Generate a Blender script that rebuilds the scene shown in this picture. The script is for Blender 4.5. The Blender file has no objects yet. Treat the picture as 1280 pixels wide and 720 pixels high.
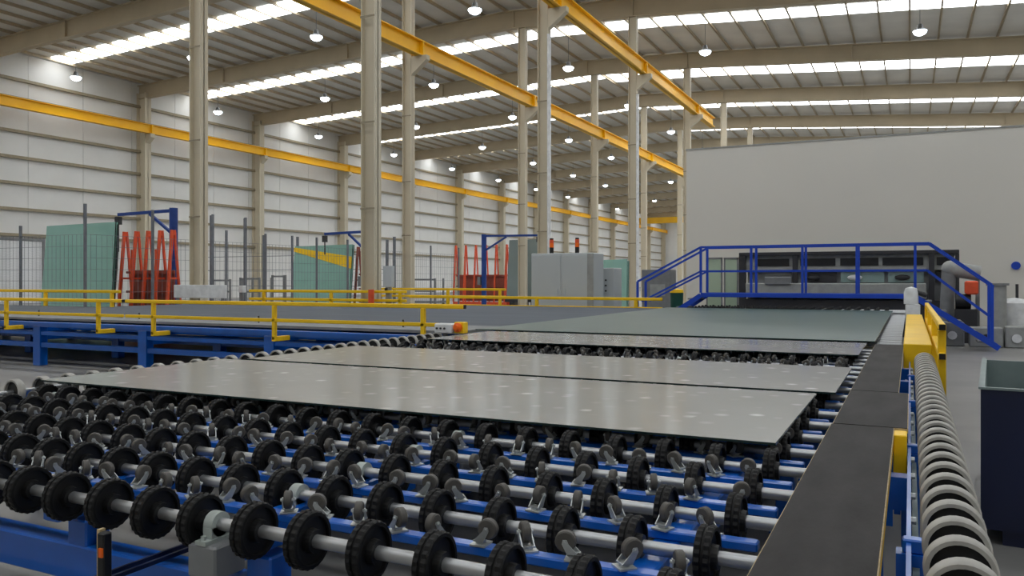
import bpy, math, random
from mathutils import Vector, Matrix
random.seed(7)
scene = bpy.context.scene
COL = scene.collection

# ------------------------------------------------------------------ camera
CAM_H = 1.40
YAW = math.radians(26.29)
FPX = 1008.0
HORIZON = 350.0
cam_d = bpy.data.cameras.new('camera')
cam_d.sensor_width = 36.0
cam_d.lens = FPX / 1280.0 * 36.0
cam_d.shift_y = (HORIZON - 360.0) / 1280.0
cam_d.clip_end = 600
cam_d.clip_start = 0.05
cam = bpy.data.objects.new('camera', cam_d)
COL.objects.link(cam)
cam.location = (0, 0, CAM_H)
cam.rotation_euler = (math.radians(90), 0, YAW)
scene.camera = cam

# ------------------------------------------------------------------ world, exposure
w = bpy.data.worlds.new('world'); scene.world = w; w.use_nodes = True
w.node_tree.nodes['Background'].inputs[0].default_value = (0.75, 0.82, 0.9, 1)
w.node_tree.nodes['Background'].inputs[1].default_value = 0.6
scene.view_settings.view_transform = 'Standard'
scene.view_settings.look = 'None'
scene.view_settings.gamma = 1.0
scene.view_settings.use_curve_mapping = False
scene.view_settings.exposure = -0.45
SKYLIGHT_POWER = 9.4
LAMP_POWER = 20.0

# ------------------------------------------------------------------ materials
def lin(c):
    return tuple(((x/255)/12.92 if x/255 <= 0.04045 else ((x/255+0.055)/1.055)**2.4) for x in c)

def mat(name, rgb, rough=0.5, metal=0.0, nscale=6.0, namt=0.12, bump=0.0, bscale=60.0, spec=0.5,
        stretch=(1, 1, 1), coat=0.0, rgb2=None):
    m = bpy.data.materials.new(name); m.use_nodes = True
    nt = m.node_tree; b = nt.nodes['Principled BSDF']
    c = lin(rgb)
    tc = nt.nodes.new('ShaderNodeTexCoord')
    mp = nt.nodes.new('ShaderNodeMapping'); mp.inputs['Scale'].default_value = stretch
    nt.links.new(tc.outputs['Object'], mp.inputs['Vector'])
    nz = nt.nodes.new('ShaderNodeTexNoise'); nz.inputs['Scale'].default_value = nscale
    nz.inputs['Detail'].default_value = 5
    nt.links.new(mp.outputs['Vector'], nz.inputs['Vector'])
    rp = nt.nodes.new('ShaderNodeValToRGB')
    rp.color_ramp.elements[0].position = 0.3; rp.color_ramp.elements[1].position = 0.7
    lo = tuple(x*(1-namt) for x in c) if rgb2 is None else lin(rgb2)
    hi = tuple(min(1, x*(1+namt)) for x in c) if rgb2 is None else c
    rp.color_ramp.elements[0].color = (*lo, 1); rp.color_ramp.elements[1].color = (*hi, 1)
    nt.links.new(nz.outputs['Fac'], rp.inputs['Fac'])
    nt.links.new(rp.outputs['Color'], b.inputs['Base Color'])
    b.inputs['Roughness'].default_value = rough
    b.inputs['Metallic'].default_value = metal
    b.inputs['Specular IOR Level'].default_value = spec
    b.inputs['Coat Weight'].default_value = coat
    b.inputs['Coat Roughness'].default_value = 0.1
    if bump > 0:
        n2 = nt.nodes.new('ShaderNodeTexNoise'); n2.inputs['Scale'].default_value = bscale
        nt.links.new(mp.outputs['Vector'], n2.inputs['Vector'])
        bp = nt.nodes.new('ShaderNodeBump'); bp.inputs['Strength'].default_value = bump
        bp.inputs['Distance'].default_value = 0.01
        nt.links.new(n2.outputs['Fac'], bp.inputs['Height'])
        nt.links.new(bp.outputs['Normal'], b.inputs['Normal'])
    return m

def emit(name, rgb, power):
    m = bpy.data.materials.new(name); m.use_nodes = True
    nt = m.node_tree; b = nt.nodes['Principled BSDF']
    b.inputs['Base Color'].default_value = (*lin(rgb), 1)
    b.inputs['Emission Color'].default_value = (*lin(rgb), 1)
    b.inputs['Emission Strength'].default_value = power
    return m

def glass_sheet(name, rgb, rough, speck=0.0, metal=0.0, spec=0.8, ior=1.6):
    m = mat(name, rgb, rough, metal, nscale=1.3, namt=0.05, spec=spec)
    nt = m.node_tree; b = nt.nodes['Principled BSDF']
    b.inputs['IOR'].default_value = ior
    if speck > 0:      # pale spots painted into the colour for lamp and skylight reflections, and dust
        tc = nt.nodes.new('ShaderNodeTexCoord')
        v = nt.nodes.new('ShaderNodeTexVoronoi'); v.inputs['Scale'].default_value = 8.0
        nt.links.new(tc.outputs['Object'], v.inputs['Vector'])
        r = nt.nodes.new('ShaderNodeValToRGB')
        r.color_ramp.elements[0].position = 0.05; r.color_ramp.elements[0].color = (1, 1, 1, 1)
        r.color_ramp.elements[1].position = 0.34; r.color_ramp.elements[1].color = (0, 0, 0, 1)
        nt.links.new(v.outputs['Distance'], r.inputs['Fac'])
        n3 = nt.nodes.new('ShaderNodeTexNoise'); n3.inputs['Scale'].default_value = 2.2
        nt.links.new(tc.outputs['Object'], n3.inputs['Vector'])
        mu = nt.nodes.new('ShaderNodeMath'); mu.operation = 'MULTIPLY'
        nt.links.new(r.outputs['Color'], mu.inputs[0]); nt.links.new(n3.outputs['Fac'], mu.inputs[1])
        sp_ = nt.nodes.new('ShaderNodeSeparateColor'); nt.links.new(v.outputs['Color'], sp_.inputs[0])
        pw = nt.nodes.new('ShaderNodeMath'); pw.operation = 'POWER'; pw.inputs[1].default_value = 3.0
        nt.links.new(sp_.outputs[0], pw.inputs[0])
        m0 = nt.nodes.new('ShaderNodeMath'); m0.operation = 'MULTIPLY'
        nt.links.new(mu.outputs[0], m0.inputs[0]); nt.links.new(pw.outputs[0], m0.inputs[1])
        m2 = nt.nodes.new('ShaderNodeMath'); m2.operation = 'MULTIPLY'; m2.inputs[1].default_value = speck
        nt.links.new(m0.outputs[0], m2.inputs[0])
        mx = nt.nodes.new('ShaderNodeMixRGB'); mx.inputs[2].default_value = (0.8, 0.8, 0.78, 1)
        old = b.inputs['Base Color'].links[0].from_socket
        nt.links.new(old, mx.inputs[1]); nt.links.new(m2.outputs[0], mx.inputs[0])
        nt.links.new(mx.outputs[0], b.inputs['Base Color'])
    return m

M = {}
M['floor'] = mat('concrete', (132, 131, 129), 0.42, nscale=0.7, namt=0.22, bump=0.05, bscale=9)
M['wall'] = mat('wall_sheet', (222, 222, 220), 0.6, nscale=0.5, namt=0.04)
M['girt'] = mat('girt_steel', (152, 142, 120), 0.6)
M['beige'] = mat('beige_steel', (206, 196, 174), 0.5, nscale=1.5, namt=0.025)
M['rafter'] = mat('rafter_steel', (186, 172, 146), 0.55, nscale=0.8, namt=0.07)
M['roof'] = mat('roof_sheet', (214, 211, 204), 0.55, nscale=0.6, namt=0.08)
M['purlin'] = mat('purlin_steel', (182, 168, 142), 0.6)
M['partition'] = mat('partition_panel', (214, 211, 204), 0.6, nscale=0.3, namt=0.025)
M['yellow'] = mat('yellow_paint', (248, 202, 14), 0.45, nscale=4, namt=0.07)
M['crane_yellow'] = mat('crane_yellow_paint', (255, 192, 0), 0.42, nscale=0.8, namt=0.07)
M['blue'] = mat('blue_paint', (0, 92, 190), 0.34, nscale=3, namt=0.15, coat=0.4)
M['bridge_blue'] = mat('bridge_blue_paint', (8, 66, 186), 0.42, nscale=3, namt=0.1)
M['jib_blue'] = mat('jib_blue_paint', (22, 62, 138), 0.5)
M['red'] = mat('red_paint', (232, 88, 48), 0.5)
M['red_dark'] = mat('brick_red_paint', (150, 78, 64), 0.6)
M['rubber'] = mat('black_rubber', (15, 15, 16), 0.62, nscale=30, namt=0.3, spec=0.3)
M['rubber_hub'] = mat('black_hub_plastic', (12, 12, 13), 0.5, nscale=30, namt=0.2)
M['ring'] = mat('grey_ring_rubber', (172, 170, 164), 0.6, nscale=20, namt=0.15)
M['steel'] = mat('bright_steel', (178, 180, 182), 0.36, 0.9, nscale=14, namt=0.1, stretch=(0.3, 4, 4))
M['zinc'] = mat('zinc_plate', (188, 192, 192), 0.38, 0.6, nscale=20, namt=0.15)
M['caster_rubber'] = mat('caster_rubber', (82, 79, 75), 0.6, nscale=25, namt=0.15)
M['bearing'] = mat('bearing_casting', (176, 184, 180), 0.45, 0.2, nscale=12, namt=0.1)
M['glass'] = glass_sheet('coated_glass', (160, 160, 157), 0.15, speck=1.8, spec=0.35, ior=1.3)
M['green_glass'] = glass_sheet('green_glass', (62, 86, 79), 0.36, spec=0.4, ior=1.5)
M['rack_glass'] = glass_sheet('rack_glass', (142, 188, 176), 0.05)
M['rack_glass_grey'] = glass_sheet('rack_glass_grey', (132, 146, 146), 0.12)
M['glass_edge'] = mat('glass_edge', (30, 48, 46), 0.25)
M['bed'] = mat('grey_bed', (92, 98, 106), 0.75, spec=0.15, nscale=1.2, namt=0.10, stretch=(0.3, 3, 1))
M['pale'] = mat('pale_grey_plate', (158, 160, 158), 0.6, spec=0.3)
M['plate'] = mat('dull_grey_plate', (134, 136, 136), 0.65, spec=0.25)
M['ply'] = mat('black_film_plywood', (46, 44, 44), 0.72, spec=0.25, nscale=9, namt=0.38, bump=0.08, bscale=90, stretch=(1, 0.25, 1))
M['ply_edge'] = mat('plywood_edge', (190, 168, 126), 0.7, nscale=40, namt=0.2)
M['cabinet'] = mat('grey_enamel', (186, 192, 195), 0.45, nscale=1, namt=0.03)
M['dark'] = mat('dark_steel', (48, 48, 52), 0.5)
M['black'] = mat('black_plastic', (14, 14, 16), 0.5)
M['grey'] = mat('mid_grey_steel', (126, 128, 130), 0.5)
M['fence'] = mat('fence_steel', (112, 116, 124), 0.5)
M['white'] = mat('white_enamel', (226, 228, 230), 0.45)
M['navy'] = mat('navy_paint', (14, 24, 58), 0.45, nscale=2, namt=0.2)
M['bin_in'] = mat('bin_inside_paint', (120, 134, 134), 0.5)
M['orange'] = mat('orange_plastic', (255, 110, 16), 0.4)
M['bin_green'] = mat('green_plastic', (14, 74, 62), 0.5)
M['window'] = glass_sheet('machine_window', (128, 152, 150), 0.12)
M['pale_green'] = glass_sheet('pale_green_glass', (176, 196, 172), 0.2)
M['alu'] = mat('aluminium_profile', (168, 168, 164), 0.4, 0.5)
M['skylight'] = emit('skylight_daylight', (246, 250, 253), SKYLIGHT_POWER)
M['lens'] = emit('lamp_lens', (235, 248, 255), LAMP_POWER)

# ------------------------------------------------------------------ mesh helpers
class MB:
    def __init__(s):
        s.v = []; s.f = []; s.m = []; s.mi = 0
    def add(s, vs, fs):
        o = len(s.v); s.v += [tuple(x) for x in vs]
        s.f += [tuple(i+o for i in f) for f in fs]; s.m += [s.mi]*len(fs)
        return s
    def box(s, x0, x1, y0, y1, z0, z1):
        return s.add([(x0,y0,z0),(x1,y0,z0),(x1,y1,z0),(x0,y1,z0),(x0,y0,z1),(x1,y0,z1),(x1,y1,z1),(x0,y1,z1)],
                     [(0,3,2,1),(4,5,6,7),(0,1,5,4),(1,2,6,5),(2,3,7,6),(3,0,4,7)])
    def bevbox(s, x0, x1, y0, y1, z0, z1, b=0.006):
        P = [(x0+b, y0), (x1-b, y0), (x1, y0+b), (x1, y1-b), (x1-b, y1), (x0+b, y1), (x0, y1-b), (x0, y0+b)]
        def ring(z, k):
            cx, cy = (x0+x1)/2, (y0+y1)/2
            return [(cx+(x-cx)*(1-k*2*b/(x1-x0)), cy+(y-cy)*(1-k*2*b/(y1-y0)), z) for x, y in P]
        R = [ring(z0, 1), ring(z0+b, 0), ring(z1-b, 0), ring(z1, 1)]
        vs = [p for r in R for p in r]; fs = []
        for i in range(3):
            for j in range(8):
                fs.append((i*8+j, i*8+(j+1) % 8, (i+1)*8+(j+1) % 8, (i+1)*8+j))
        fs.append(tuple(range(7, -1, -1))); fs.append(tuple(range(24, 32)))
        return s.add(vs, fs)
    def bar(s, p0, p1, wd, ht=None, up=(0, 0, 1)):
        """rectangular bar from p0 to p1, wd across, ht along 'up'"""
        ht = ht or wd
        p0, p1 = Vector(p0), Vector(p1); d = (p1-p0).normalized(); up = Vector(up)
        if abs(d.dot(up)) > 0.98: up = Vector((0, 1, 0))
        sx = d.cross(up).normalized(); uz = sx.cross(d).normalized()
        q = []
        for p in (p0, p1):
            for a, b in ((-1,-1),(1,-1),(1,1),(-1,1)):
                q.append(p + sx*a*wd/2 + uz*b*ht/2)
        return s.add(q, [(0,1,2,3),(7,6,5,4),(0,4,5,1),(1,5,6,2),(2,6,7,3),(3,7,4,0)])
    def tube(s, p0, p1, r, n=12, r1=None, caps=True):
        r1 = r if r1 is None else r1
        p0, p1 = Vector(p0), Vector(p1); d = (p1-p0).normalized()
        a = Vector((0,0,1)) if abs(d.z) < 0.9 else Vector((1,0,0))
        x = d.cross(a).normalized(); y = d.cross(x).normalized()
        vs = []
        for p, rr in ((p0, r), (p1, r1)):
            for i in range(n):
                t = 2*math.pi*i/n
                vs.append(p + x*math.cos(t)*rr + y*math.sin(t)*rr)
        fs = [(i, (i+1) % n, n+(i+1) % n, n+i) for i in range(n)]
        if caps:
            fs += [tuple(range(n-1, -1, -1)), tuple(range(n, 2*n))]
        return s.add(vs, fs)
    def lathe(s, prof, n=24, axis='X', closed=True, center=(0, 0, 0), tooth=None):
        """prof: (axial, radius) points; closed profile ring"""
        k = len(prof); vs = []; fs = []
        cx, cy, cz = center
        for i in range(n):
            t = 2*math.pi*i/n
            for j, (a, r) in enumerate(prof):
                rr = r
                if tooth and j in tooth[0] and (i // 1) % 2 == 0: rr = r - tooth[1]
                c, q = math.cos(t)*rr, math.sin(t)*rr
                if axis == 'X': vs.append((cx+a, cy+c, cz+q))
                elif axis == 'Y': vs.append((cx+q, cy+a, cz+c))
                else: vs.append((cx+c, cy+q, cz+a))
        for i in range(n):
            i2 = (i+1) % n
            for j in range(k if closed else k-1):
                j2 = (j+1) % k
                fs.append((i*k+j, i2*k+j, i2*k+j2, i*k+j2))
        return s.add(vs, fs)
    def prism(s, poly, h0, h1, plane='XZ'):
        """extrude a polygon: XZ poly along Y, YZ poly along X, XY poly along Z"""
        n = len(poly); vs = []
        for h in (h0, h1):
            for a, b in poly:
                vs.append({'XZ': (a, h, b), 'YZ': (h, a, b), 'XY': (a, b, h)}[plane])
        fs = [(i, (i+1) % n, n+(i+1) % n, n+i) for i in range(n)]
        fs += [tuple(range(n-1, -1, -1)), tuple(range(n, 2*n))]
        return s.add(vs, fs)
    def sphere(s, c, r, n=12, m=8, sq=(1, 1, 1)):
        vs = []; fs = []
        for i in range(m+1):
            ph = math.pi*i/m
            for j in range(n):
                th = 2*math.pi*j/n
                vs.append((c[0]+sq[0]*r*math.sin(ph)*math.cos(th), c[1]+sq[1]*r*math.sin(ph)*math.sin(th), c[2]+sq[2]*r*math.cos(ph)))
        for i in range(m):
            for j in range(n):
                fs.append((i*n+j, (i+1)*n+j, (i+1)*n+(j+1) % n, i*n+(j+1) % n))
        return s.add(vs, fs)
    def mesh(s, name, mats, smooth=False):
        me = bpy.data.meshes.new(name)
        me.from_pydata(s.v, [], s.f)
        import bmesh
        bm = bmesh.new(); bm.from_mesh(me)
        bmesh.ops.recalc_face_normals(bm, faces=bm.faces)
        bm.to_mesh(me); bm.free()
        for m in (mats if isinstance(mats, (list, tuple)) else [mats]):
            me.materials.append(M[m])
        for p, i in zip(me.polygons, s.m): p.material_index = i
        if smooth:
            for p in me.polygons: p.use_smooth = True
            try: me.set_sharp_from_angle(angle=math.radians(35))
            except Exception: pass
        me.update()
        return me

def link(name, data, parent=None, loc=(0, 0, 0)):
    o = bpy.data.objects.new(name, data); COL.objects.link(o)
    o.location = loc
    if parent: o.parent = parent
    return o

def thing(name, label, cat, base, group=None):
    """an Empty at the base of a thing; its parts are given in world coordinates"""
    o = bpy.data.objects.new(name, None); COL.objects.link(o)
    o.location = base; o.empty_display_size = 0.1
    o['label'] = label; o['category'] = cat
    if group: o['group'] = group
    return o

def part(name, mb, mats, parent, smooth=False, label=None):
    """a mesh in world coordinates as child of parent (a thing or a part of one)"""
    me = mb.mesh(name, mats, smooth) if isinstance(mb, MB) else mb
    off = Vector((0, 0, 0)); p = parent
    while p is not None: off += p.location; p = p.parent
    o = link(name, me, parent, tuple(-off))
    if label: o['label'] = label
    return o

def inst(name, me, parent, loc, rotz=0.0):
    """a piece that shares its mesh; loc in world coordinates"""
    off = Vector((0, 0, 0)); p = parent
    while p is not None: off += p.location; p = p.parent
    o = link(name, me, parent, tuple(Vector(loc)-off))
    o.rotation_euler = (0, 0, rotz)
    return o

def solo(name, mb, mats, label, cat, smooth=False, group=None):
    o = link(name, mb.mesh(name, mats, smooth))
    o['label'] = label; o['category'] = cat
    if group: o['group'] = group
    return o

def struct(name, mb, mats, smooth=False):
    o = link(name, mb.mesh(name, mats, smooth)); o['kind'] = 'structure'
    return o

CA, SA = math.cos(YAW), math.sin(YAW)
def at(u, v, Y):
    """the point on the plane of distance Y down the hall that the photograph shows at (u, v)"""
    t = (u-640)/FPX
    d = Y/(CA+SA*t)
    return Vector((d*(-SA+CA*t), Y, CAM_H-(v-HORIZON)/FPX*d))

ORD = ['nearest', 'second', 'third', 'fourth', 'fifth', 'sixth', 'seventh', 'eighth', 'ninth', 'tenth',
       'eleventh', 'twelfth', 'thirteenth', 'fourteenth', 'fifteenth', 'sixteenth']
def nth(i): return ORD[i] if i else 'nearest'

# ================================================================== THE HALL
WX = -48.0; RX = 15.0; Y0 = -20.0; BAY = 10.9; F0 = 16.94
frames = [F0+BAY*k for k in range(-3, 15)]
YEND = frames[-1]+1.0

struct('floor', MB().box(WX-0.5, RX+0.5, Y0-0.5, YEND+0.5, -0.3, 0.0), 'floor')

# rafter soffit heights across the hall
SOF = [(-48.0, 13.9), (-47.0, 13.95), (-19.5, 14.85), (-12.0, 14.5), (6.5, 13.1), (15.0, 12.45)]
def soffit(x):
    for (a, b), (c, d) in zip(SOF, SOF[1:]):
        if a <= x <= c: return b+(d-b)*(x-a)/(c-a)
    return SOF[-1][1]
RD = 0.95      # rafter depth
PUR = 0.17     # purlin depth
def roofz(x): return soffit(x)+RD+PUR

# ceiling: the sheet, as one shell
mb = MB()
pts = [(-48.6, roofz(-48)-0.02)]+[(x, roofz(x)) for x, _ in SOF]+[(15.6, roofz(15)-0.05)]
poly = pts+[(x, z+0.08) for x, z in reversed(pts)]
mb.prism(poly, Y0-0.6, YEND+0.6, 'XZ')
ceiling = struct('ceiling', mb, 'roof')

# rafters, one for each frame
def rafter_mesh():
    mb = MB()
    xs = [p[0] for p in SOF]
    lo = [(x, soffit(x)) for x in xs]; hi = [(x, soffit(x)+RD) for x in xs]
    mb.prism(lo+list(reversed(hi)), -0.02, 0.02, 'XZ')
    mb.prism(lo+[(x, z+0.04) for x, z in reversed(lo)], -0.18, 0.18, 'XZ')
    mb.prism([(x, z-0.04) for x, z in hi]+list(reversed(hi)), -0.18, 0.18, 'XZ')
    for x in (-40, -30, -19.0, -12.4, -3, 6.5):
        mb.box(x-0.03, x+0.03, -0.17, 0.17, soffit(x)+0.01, soffit(x)+RD-0.01)
    return mb.mesh('rafter', 'rafter')
rm = rafter_mesh()
for y in frames:
    inst('rafter', rm, ceiling, (0, y, 0))

# purlins along the hall, under the sheet
pm = MB().box(-0.035, 0.035, Y0, YEND, 0.0, PUR).box(-0.035, 0.055, Y0, YEND, 0.0, 0.02).mesh('purlin', 'purlin')
x = WX+0.7
while x < RX:
    inst('purlin', pm, ceiling, (x, 0, soffit(x)+RD))
    x += 1.39

# skylight strips, across each bay on both slopes
for k in range(len(frames)-1):
    ya = frames[k]+0.365*BAY; yb = ya+1.45
    for xs in ((-47.6, -47.0, -19.7), (-19.3, -12.0, 6.5, 14.6)):
        lo = [(x, roofz(x)-0.05) for x in xs]
        mb = MB().prism(lo+[(x, z+0.035) for x, z in reversed(lo)], ya, yb+(1.3 if xs[0] > -20 and ya > 50 else 0), 'XZ')  # far right-slope strips widened, glow added to brighten the roof there
        part('skylight_panel', mb, 'skylight', ceiling)

# left wall: vertical sheets, girts, columns
wall_left = struct('wall_left', MB().box(WX-0.30, WX-0.06, Y0-0.3, YEND+0.3, 0, 15.4), 'wall')
PW = BAY/3
y = Y0
n_p = int((YEND-Y0)/PW)
sheet = MB().box(-0.06, 0.0, 0.012, PW-0.012, 3.6, 15.0).mesh('wall_panel', 'wall')
low = MB().box(-0.06, 0.02, 0.012, PW-0.012, 0.0, 3.6).mesh('lower_wall_panel', 'wall')
for i in range(n_p+1):
    inst('wall_panel', sheet, wall_left, (WX, Y0+i*PW, 0))
    inst('lower_wall_panel', low, wall_left, (WX, Y0+i*PW, 0))
for z in (4.1, 5.65, 7.2, 8.75, 10.3, 13.4):
    part('girt', MB().box(WX, WX+0.16, Y0, YEND, z-0.09, z+0.09).box(WX+0.16, WX+0.2, Y0, YEND, z-0.09, z-0.02), 'girt', wall_left)
def h_section(mb, x, y, z0, z1, a, b, tf=0.03, tw=0.03):
    """flanges across Y at x +- a/2, web along X"""
    mb.box(x-a/2, x-a/2+tf, y-b/2, y+b/2, z0, z1)
    mb.box(x+a/2-tf, x+a/2, y-b/2, y+b/2, z0, z1)
    mb.box(x-a/2, x+a/2, y-tw/2, y+tw/2, z0, z1)
    return mb
for y in frames:
    mb = h_section(MB(), WX+0.45, y, 0, 14.3, 0.85, 0.5, 0.05, 0.05)
    o = part('wall_column', mb, 'beige', wall_left)
    part('crane_bracket', MB().prism([(WX+0.85, 11.45), (WX+1.35, 11.45), (WX+1.35, 11.2), (WX+0.85, 10.8)], y-0.18, y+0.18, 'XZ'), 'beige', o)
struct('wall_back', MB().box(WX-0.3, RX+0.3, YEND, YEND+0.3, 0, 15.8), 'wall')
struct('wall_right', MB().box(RX, RX+0.3, Y0-0.3, YEND+0.3, 0, 15.4), 'wall')
struct('wall_rear', MB().box(WX-0.3, RX+0.3, Y0-0.3, Y0, 0, 15.8), 'wall')

# roller shutter in the left wall
door = struct('door_1', MB().box(WX+0.02, WX+0.05, 25.0, 31.7, 0, 3.75), 'white')
slat = MB().box(0, 0.03, 25.05, 31.65, 0.012, 0.138).mesh('shutter_slat', 'white')
for i in range(25): inst('shutter_slat', slat, door, (WX+0.05, 0, i*0.15))
part('door_frame', MB().box(WX+0.02, WX+0.12, 24.85, 25.0, 0, 3.9).box(WX+0.02, WX+0.12, 31.7, 31.85, 0, 3.9).box(WX+0.02, WX+0.12, 25.0, 31.7, 3.75, 3.9), 'grey', door)

# crane runway beams
def runway(x, z, y0, y1, label, splices, wd=0.36, h=0.62):
    t = thing('crane_runway_beam', label, 'crane beam', (x, y0, z-h), 'yellow crane runway beams')
    mb = MB()
    mb.box(x-wd/2, x+wd/2, y0, y1, z-h, z-h+0.04)
    mb.box(x-wd/2, x+wd/2, y0, y1, z-0.04, z)
    mb.box(x-0.03, x+0.03, y0, y1, z-h, z)
    part('girder', mb, 'crane_yellow', t)
    part('crane_rail', MB().box(x-0.03, x+0.03, y0, y1, z, z+0.07), 'grey', t)
    for y in splices:
        if y0 < y < y1:
            part('splice_plate', MB().box(x-wd/2-0.008, x+wd/2+0.008, y-0.05, y+0.05, z-h-0.008, z+0.008), 'crane_yellow', t)
    return t
X1 = -18.5; X2 = -12.4
runway(WX+1.15, 12.07, Y0, YEND-0.2, 'long yellow crane beam running along the left wall', frames)
runway(X1+0.55, 11.15, Y0, F0+5*BAY+0.4, 'yellow crane beam over the hall carried by the left row of free columns', frames)
runway(X2+0.55, 12.2, Y0, 54.2, 'brightly lit yellow crane beam nearest the pale partition, ending in mid-air', frames)

# free standing columns in two rows
def column(x, y, label, zb, side, i, carries=True):
    t = thing('steel_column', label, 'column', (x, y, 0), 'free-standing steel columns')
    top = soffit(x)
    part('shaft', h_section(MB(), x, y, 0.03, top, 0.42, 0.30), 'beige', t)
    part('base_plate', MB().box(x-0.35, x+0.35, y-0.3, y+0.3, 0, 0.03), 'beige', t)
    mb = MB().prism([(x+0.21, zb), (x+0.95, zb), (x+0.95, zb-0.18), (x+0.21, zb-0.75)], y-0.13, y+0.13, 'XZ')
    if carries: part('crane_bracket', mb, 'beige', t)
    for z in (3.2, 5.4, 8.1):
        part('cable_clamp', MB().box(x-0.22, x+0.22, y-0.165, y-0.148, z, z+0.045), 'girt', t)
    if side == 2 and i in (1, 2):
        part('downpipe', MB().tube((x+0.3, y-0.22, 0.2), (x+0.3, y-0.22, zb-1.0), 0.075, 10), 'white', t, True)
for i in range(9):
    if i < 7:
        column(X1, F0+BAY*i, f'beige steel column under the left crane beam, {nth(i)} in its row', 11.15-0.62, 1, i, i < 6)
for i in range(6):
    column(X2, F0+BAY*i, f'beige steel column in the row nearer the pale partition, {nth(i)} of that row', 12.2-0.62, 2, i, i < 4)

# partition wall
px0 = at(858, 188, 26.0)
part_z = px0.z
wall_part = struct('wall_partition', MB().box(px0.x, RX-0.02, 26.0, 26.25, 0, part_z), 'partition')
part('coping', MB().box(px0.x-0.02, RX-0.02, 25.98, 26.27, part_z, part_z+0.04), 'pale', wall_part)

# overhead travelling crane, far down the hall
t = thing('overhead_crane', 'distant yellow travelling crane bridging the hall near its far end', 'crane', (-33, 150, 12.1))
part('bridge_girder', MB().box(-46.9, X1+0.7, 149.6, 150.4, 12.2, 13.3), 'crane_yellow', t)
part('end_truck', MB().box(WX+0.9, WX+1.4, 148.4, 151.6, 12.15, 12.6), 'crane_yellow', t)
part('hoist', MB().box(-33, -31.8, 149.4, 150.6, 11.5, 12.2), 'grey', t)

# high-bay lamps
def lamp_meshes():
    h = MB().lathe([(0.03, 0.30), (0.07, 0.30), (0.14, 0.16), (0.34, 0.10), (0.34, 0.0), (0.03, 0.0)], 16, 'Z').mesh('housing', 'grey', True)
    l = MB().lathe([(-0.18, 0.0), (-0.17, 0.12), (-0.10, 0.24), (0.0, 0.30), (0.03, 0.29), (0.03, 0.0)], 16, 'Z').mesh('lens', 'lens', True)
    return h, l
LH, LL = lamp_meshes()
ROWS = [(-44.2, 'along the left wall', 10), (-34.6, 'second from the left wall', 9), (-26.2, 'third from the left wall', 9),
        (-17.3, 'above the free columns', 5)]
LZ = 13.35
def lamp(x, y, z, label):
    t = thing('high_bay_lamp', label, 'lamp', (x, y, z), 'hanging high-bay lamps')
    inst('housing', LH, t, (x, y, z)); inst('lens', LL, t, (x, y, z))
    part('hanging_rod', MB().box(x-0.01, x+0.01, y-0.01, y+0.01, z+0.33, roofz(x)), 'grey', t)
for x, where, n in ROWS:
    for j in range(n):
        lamp(x, 31.3+BAY*j, LZ, f'lit high-bay lamp in the row {where}, {nth(j)} in that row')
lamp(-9.6, 42.2, 13.3, 'lit high-bay lamp hanging just left of the partition top, under the bright roof')
lamp(0.4, 42.2, 13.0, 'lit high-bay lamp alone at the upper right above the partition')

# ================================================================== ROLLER TABLES
GZ = 0.769                  # the plane that carries the glass
WR = 0.080                 # wheel radius
AX = 0.688                 # shaft axis height
PITCH = 0.352; Y1 = 1.734
WHX = [-0.468-0.2018*i for i in range(22)]
def wheel_mesh():
    mb = MB(); mb.mi = 0
    prof = [(-0.021, 0.066), (-0.021, 0.075), (-0.017, WR), (-0.005, WR), (-0.003, 0.074), (0.003, 0.074), (0.005, WR),
            (0.017, WR), (0.021, 0.075), (0.021, 0.066)]
    mb.lathe(prof, 48, 'X', tooth=((2, 3, 6, 7), 0.0032))
    mb.mi = 1
    mb.lathe([(-0.010, 0.067), (0.010, 0.067), (0.010, 0.034), (0.030, 0.031), (0.030, 0.018), (-0.030, 0.018), (-0.030, 0.031), (-0.010, 0.034)], 20, 'X')
    return mb.mesh('wheel', ['rubber', 'rubber_hub'], False)
WHEEL = wheel_mesh()
def caster_meshes():
    mb = MB()
    mb.box(-0.022, 0.022, -0.02, 0.02, 0.0, 0.004)
    mb.tube((0, 0, 0.004), (0, 0, 0.012), 0.013, 10)
    for s in (-1, 1):
        x = s*0.0145
        q = [(-0.013, 0.011), (0.013, 0.011), (0.026, 0.036), (0.024, 0.045), (0.015, 0.045), (0.011, 0.036)]
        mb.prism(q, x-0.0015, x+0.0015, 'YZ')
    mb.box(-0.016, 0.016, -0.013, 0.013, 0.010, 0.013)
    mb.tube((-0.02, 0.019, 0.039), (0.02, 0.019, 0.039), 0.004, 8)
    mb.v = [(a*1.14, b*1.14, c*1.14) for a, b, c in mb.v]
    f = mb.mesh('caster', 'zinc')
    w_ = MB().lathe([(-0.011, 0.006), (-0.011, 0.024), (-0.008, 0.0275), (0.008, 0.0275), (0.011, 0.024), (0.011, 0.006)], 18, 'X').mesh('caster_wheel', 'caster_rubber', True)
    return f, w_
CF, CW = caster_meshes()
def bearing_mesh():
    mb = MB()
    mb.lathe([(-0.017, 0.018), (-0.017, 0.036), (0.017, 0.036), (0.017, 0.018)], 16, 'X')
    mb.box(-0.017, 0.017, -0.036, 0.036, -0.04, -0.005)
    mb.box(-0.02, 0.02, -0.062, 0.062, -0.048, -0.036)
    for s in (-1, 1): mb.tube((0, s*0.05, -0.036), (0, s*0.05, -0.024), 0.008, 6)
    return mb.mesh('bearing_block', 'bearing', True)
BEAR = bearing_mesh()
BSTAND = MB().bevbox(-0.055, 0.055, -0.06, 0.06, -0.145, -0.048, 0.006).mesh('bearing_stand', 'grey')
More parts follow.
